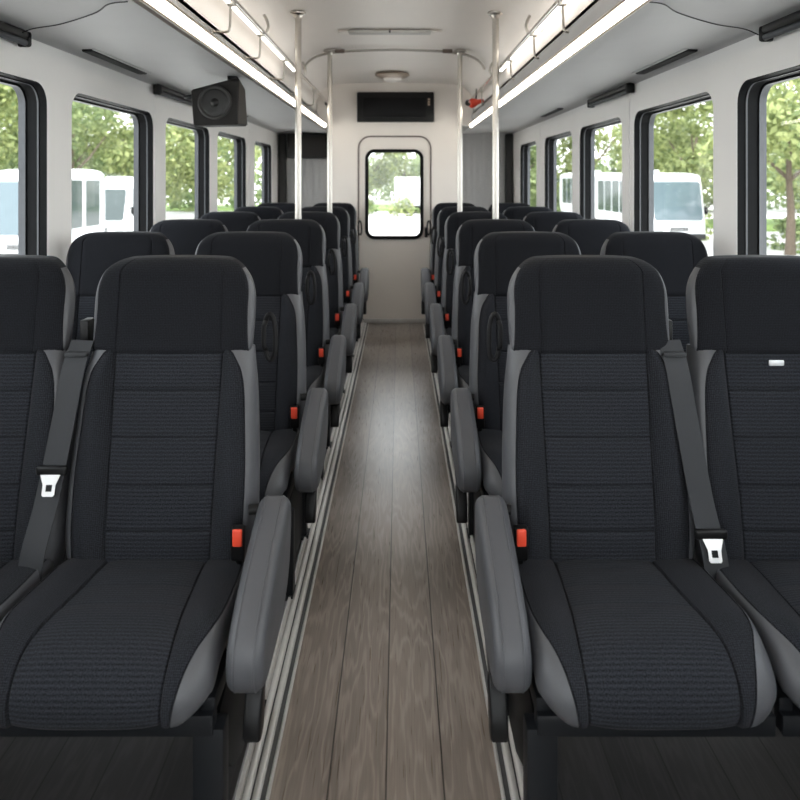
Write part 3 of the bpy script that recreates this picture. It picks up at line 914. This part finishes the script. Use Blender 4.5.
CROWN = [crown_mesh(3, 7000, 3.3, 3.8, .145, 'leafA'), crown_mesh(5, 7000, 3.0, 4.4, .14, 'leafB'), crown_mesh(8, 6500, 3.6, 3.4, .15, 'leafA')]
SHR = [crown_mesh(21, 500, .9, .6, .12, 'leafB'), crown_mesh(22, 500, 1.0, .7, .12, 'leafA')]
def tree(x, y, k, h, sc, label, group):
    r = empty('tree', (x, y, GZ), label, 'tree', group)
    bm = bmesh.new()
    tube(bm, spline([(0, 0, 0), (.05, .03, h * .35), (-.05, .02, h * .7), (.04, 0, h)], 10), [.22 * sc, .19 * sc, .17 * sc, .15 * sc, .14 * sc, .12 * sc, .1 * sc, .09 * sc, .07 * sc, .05 * sc], 9)
    for a in (0, 2.1, 4.2):
        b0 = Vector((0, 0, h * .6)); e = Vector((math.cos(a) * 1.7 * sc, math.sin(a) * 1.7 * sc, h * .6 + 1.9 * sc))
        tube(bm, [b0, b0 * .5 + e * .5 + Vector((0, 0, -.2)), e], [.09 * sc, .06 * sc, .03 * sc], 7)
    obj('trunk', bm, 'bark', r)
    c = bpy.data.objects.new('crown', CROWN[k]); COL.objects.link(c); c.parent = r
    c.location = (0, 0, h + .6 * sc); c.scale = (sc, sc, sc); c.rotation_euler = (0, 0, random.uniform(0, 6))
TREES = [(-23.5, 38, 0, 5.2, 1.15), (-18.6, 40, 1, 5.6, 1.1), (-15.6, 44, 2, 5.2, 1.2), (-24, 50, 1, 5.5, 1.3), (-13.2, 50, 0, 5.4, 1.15), (-30, 42, 2, 5.4, 1.2), (-19, 56, 0, 6, 1.5), (-30, 58, 1, 6, 1.5),
         (15.4, 27.5, 2, 4.9, 1.0), (17.0, 40, 0, 5.4, 1.15), (9.6, 55, 1, 5.4, 1.1), (20.5, 48, 2, 5.6, 1.3), (26, 44, 1, 5.4, 1.25), (15.5, 58, 0, 6, 1.5), (24, 60, 1, 6, 1.5), (21.5, 34, 0, 5.2, 1.1)]
TL = ['slim tree at the far left of the nearest loudspeaker side window', 'tree with a bare trunk filling the second loudspeaker side window', 'leafy tree in the third loudspeaker side window', 'tall tree behind the white van',
      'leafy tree in the fourth loudspeaker side window', 'tree standing left beyond the white bus', 'high tree at the back behind the parked vans', 'high tree at the back corner of the lot',
      'broad bright tree with trunk seen in the nearest red hammer side window', 'bright green tree above the coach with pale windscreen', 'tree in the fourth red hammer side window', 'rounded tree behind the coach with pale windscreen', 'darker tree past the parking lot on the red hammer side',
      'high tree at the back behind the smaller coach', 'tallest tree at the back on the red hammer side', 'tree just beyond the broad bright tree']
for (x, y, k, h, sc), lb in zip(TREES, TL): tree(x, y, k, h, sc, lb, 'trees around the parking lot')
RT = [(-9, 84, 1), (-4.2, 88, 0), (.8, 90, 2), (5.4, 86, 1), (10, 84, 0)]
for i, (x, y, k) in enumerate(RT):
    tree(x, y, k, 5, 1.4, 'tree seen through the rear door window, %s in the row' % ['first', 'second', 'middle', 'fourth', 'fifth'][i], 'trees behind the rear door')
def shrub(x, y, k, sc, label, group):
    r = bpy.data.objects.new('shrub', SHR[k]); COL.objects.link(r); r.location = (x, y, GZ + .45 * sc); r.scale = (sc, sc, sc)
    tag(r, label, 'shrub', group)
for i, (x, y, k, sc) in enumerate([(-3.0, 60, 0, 1.3), (.3, 57, 1, 1.2), (2.7, 61, 0, 1.4)]):
    shrub(x, y, k, sc, ['low green shrub at the edge of the rear door window', 'rounded shrub before the white truck behind the rear door', 'last shrub beside the white truck behind the rear door'][i], 'shrubs behind the rear door')
for i, (x, y, k, sc) in enumerate([(16.6, 29.6, 0, 1.1), (17.6, 26.4, 1, .9), (19.6, 27.6, 0, 1.2), (14.3, 34.5, 1, 1.2)]):
    shrub(x, y, k, sc, ['green shrub at the foot of the broad bright tree', 'small shrub on the grass strip nearest the coach', 'shrub past the broad bright tree on the grass strip', 'shrub beside the coach with pale windscreen'][i], 'shrubs on the red hammer side')

def treeline():
    rnd = random.Random(77); bm = bmesh.new()
    spots = [(rnd.uniform(-46, -13), rnd.uniform(60, 74)) for _ in range(26)] + [(rnd.uniform(11, 46), rnd.uniform(62, 76)) for _ in range(24)] + [(rnd.uniform(-14, 14), rnd.uniform(96, 104)) for _ in range(12)]
    for x, y in spots:
        c = Vector((x, y, GZ + rnd.uniform(1.2, 5.5))); r = rnd.uniform(2.2, 3.6)
        for _ in range(420):
            d = Vector((rnd.gauss(0, 1), rnd.gauss(0, 1), rnd.gauss(0, 1))).normalized()
            p = c + d * r * rnd.random() ** .35
            if p.z < GZ + .1: continue
            u = Vector((rnd.gauss(0, 1), rnd.gauss(0, 1), rnd.gauss(0, 1))).normalized(); w = u.orthogonal()
            bm.faces.new([bm.verts.new(p + u * .3), bm.verts.new(p + w * .2), bm.verts.new(p - u * .3), bm.verts.new(p - w * .2)])
    me = bpy.data.meshes.new('distant_foliage'); bm.to_mesh(me); bm.free(); me.materials.append(M['leafB'])
    o = bpy.data.objects.new('distant_foliage', me); COL.objects.link(o)
    tag(o, 'soft green thicket closing the view far beyond the parking lot', 'foliage', kind='stuff')
treeline()

def vehicle(name, x, y, w, h, L, label, cat, glass, seed=0, rot=0.):
    """front faces -y; x = centre, y = front"""
    r = empty(name, (x, y, GZ), label, cat)
    r.rotation_euler = (0, 0, rot)
    b = bmesh.new()
    prof = chaikin([(0, .35), (0, .95), (.06, 1.25), (.42, h - .35), (.70, h), (L - .25, h), (L, h - .25), (L, .35), (L * .5, .30)], 2)
    slab(b, prof, -w / 2, w / 2, .16, lambda a, c, xx: (xx, a, c), 4)
    body = obj('body', b, 'carwhite', r)
    ws = lambda z: .06 + (z - 1.25) / (h - 1.6) * .36
    b = bmesh.new(); z0, z1 = 1.22, h - .42
    loft(b, [[Vector((xx, ws(z) - .05 + d, z)) for xx, z in rrect(-w / 2 + .14, w / 2 - .14, z0, z1, .12)] for d in (0, .06)])
    obj('windscreen', b, glass, r)
    for sg in (-1, 1):
        for k in range(max(1, int((L - 1.0) / 1.25))):
            y0 = .75 + 1.25 * k; y1 = y0 + (1.0 if k == 0 else 1.12)
            b = bmesh.new(); loft(b, [[Vector((sg * (w / 2 - .005 + d), yy, z)) for yy, z in rrect(y0, y1, z0 + .12, z1 + .05, .08)] for d in (0, .012)])
            obj('side_window', b, 'carglassdark', r)
        b = bmesh.new(); box(b, (sg * (w / 2 - .30), .02, .86), (.36, .1, .20), .04); obj('headlight', b, 'headlight', r)
        b = bmesh.new(); box(b, (sg * (w / 2 + .14), .40, 1.62), (.16, .12, .34), .04); box(b, (sg * (w / 2 + .03), .45, 1.75), (.14, .05, .05), .01); obj('mirror', b, 'blackplastic', r)
        for yy in (.95, L - 1.0):
            b = bmesh.new(); tube(b, [(sg * (w / 2 - .26), yy, .38), (sg * (w / 2 + .01), yy, .38)], .38, 20); wh = obj('wheel', b, 'tyre', r)
            b = bmesh.new(); tube(b, [(sg * (w / 2 - .05), yy, .38), (sg * (w / 2 + .022), yy, .38)], .21, 16); obj('hubcap', b, 'steel', wh)
    b = bmesh.new(); box(b, (0, -.02, .52), (w - .1, .14, .24), .05); obj('bumper', b, 'darkgrey', r)
    b = bmesh.new()
    for k in range(3): box(b, (0, -.02, .78 + .06 * k), (.8, .06, .03), .01)
    obj('grille', b, 'darkgrey', r)
    b = bmesh.new(); box(b, (.0, L * .45, h + .06), (.9, 1.1, .14), .05); obj('roof_hatch', b, 'carwhite', r)
    return r
vehicle('minibus', -11.9, 22, 2.4, 3.32, 3.7, 'nearest white minibus parked outside the loudspeaker side windows', 'bus', 'carglass')
vehicle('minibus', -12.85, 30, 2.4, 2.98, 5.2, 'second white minibus with dark windscreen parked behind the nearest one', 'bus', 'carglassdark')
vehicle('coach', 12.05, 30, 2.35, 3.30, 9, 'white coach with pale blue windscreen outside the red hammer side windows', 'bus', 'carglass')
vehicle('coach', 12.9, 43, 2.4, 3.45, 8, 'farther white coach with dark windows seen beyond the third window', 'bus', 'carglassdark')
r = empty('box_truck', (1.1, 64, GZ), 'plain white box truck parked far behind the rear door', 'truck')
bm = bmesh.new(); box(bm, (0, 0, 1.95), (2.9, 6, 2.5), .06); obj('cargo_box', bm, 'carwhite', r)
bm = bmesh.new(); box(bm, (0, 3.6, 1.45), (2.3, 1.6, 1.9), .15); obj('cab', bm, 'carwhite', r)
for sg in (-1, 1):
    for yy in (-1.9, 3.6):
        bm = bmesh.new(); tube(bm, [(sg * .85, yy, .42), (sg * 1.15, yy, .42)], .42, 16); obj('wheel', bm, 'tyre', r)
bm = bmesh.new(); box(bm, (0, 0, .62), (1.9, 6, .2), .03); obj('chassis', bm, 'blackmetal', r)

# ------------------------------------------------------------------ light, sky, camera
w = bpy.data.worlds.new('World'); SC.world = w; w.use_nodes = True
nt = w.node_tree; bg = nt.nodes['Background']
tc = nd(nt, 'ShaderNodeTexCoord'); sp = nd(nt, 'ShaderNodeSeparateXYZ'); nt.links.new(tc.outputs['Generated'], sp.inputs[0])
cl = nd(nt, 'ShaderNodeTexNoise'); cl.inputs['Scale'].default_value = 2.2; cl.inputs['Detail'].default_value = 5
nt.links.new(tc.outputs['Generated'], cl.inputs['Vector'])
sky = mix(nt, mth(nt, 'MULTIPLY', sp.outputs[2], 1.2), (.96, .98, 1.0), (.72, .84, 1.0))
nt.links.new(mix(nt, cl.outputs['Fac'], sky, (1, 1, 1)), bg.inputs[0])
bg.inputs[1].default_value = 2.1
sd = bpy.data.lights.new('sun', 'SUN'); sd.energy = 2.2; sd.angle = math.radians(12); sd.color = (1, .95, .86)
so = bpy.data.objects.new('sun', sd); COL.objects.link(so); so.rotation_euler = (math.radians(28), math.radians(6), 0)

cd = bpy.data.cameras.new('camera'); co = bpy.data.objects.new('camera', cd); COL.objects.link(co)
co.location = (.04, 0, EYE); co.rotation_euler = (PI / 2, 0, 0)
cd.sensor_width = 36; cd.lens = 31.5; cd.shift_y = -.275; cd.shift_x = .00125
cd.clip_start = .02; cd.clip_end = 400
cd.dof.use_dof = True; cd.dof.focus_distance = 2.3; cd.dof.aperture_fstop = 4.0
SC.camera = co
SC.view_settings.view_transform = 'Standard'; SC.view_settings.look = 'None'; SC.view_settings.gamma = 1
SC.view_settings.use_curve_mapping = False
SC.view_settings.exposure = 1.42
SC.cycles.max_bounces = 10; SC.cycles.diffuse_bounces = 8; SC.cycles.transparent_max_bounces = 16
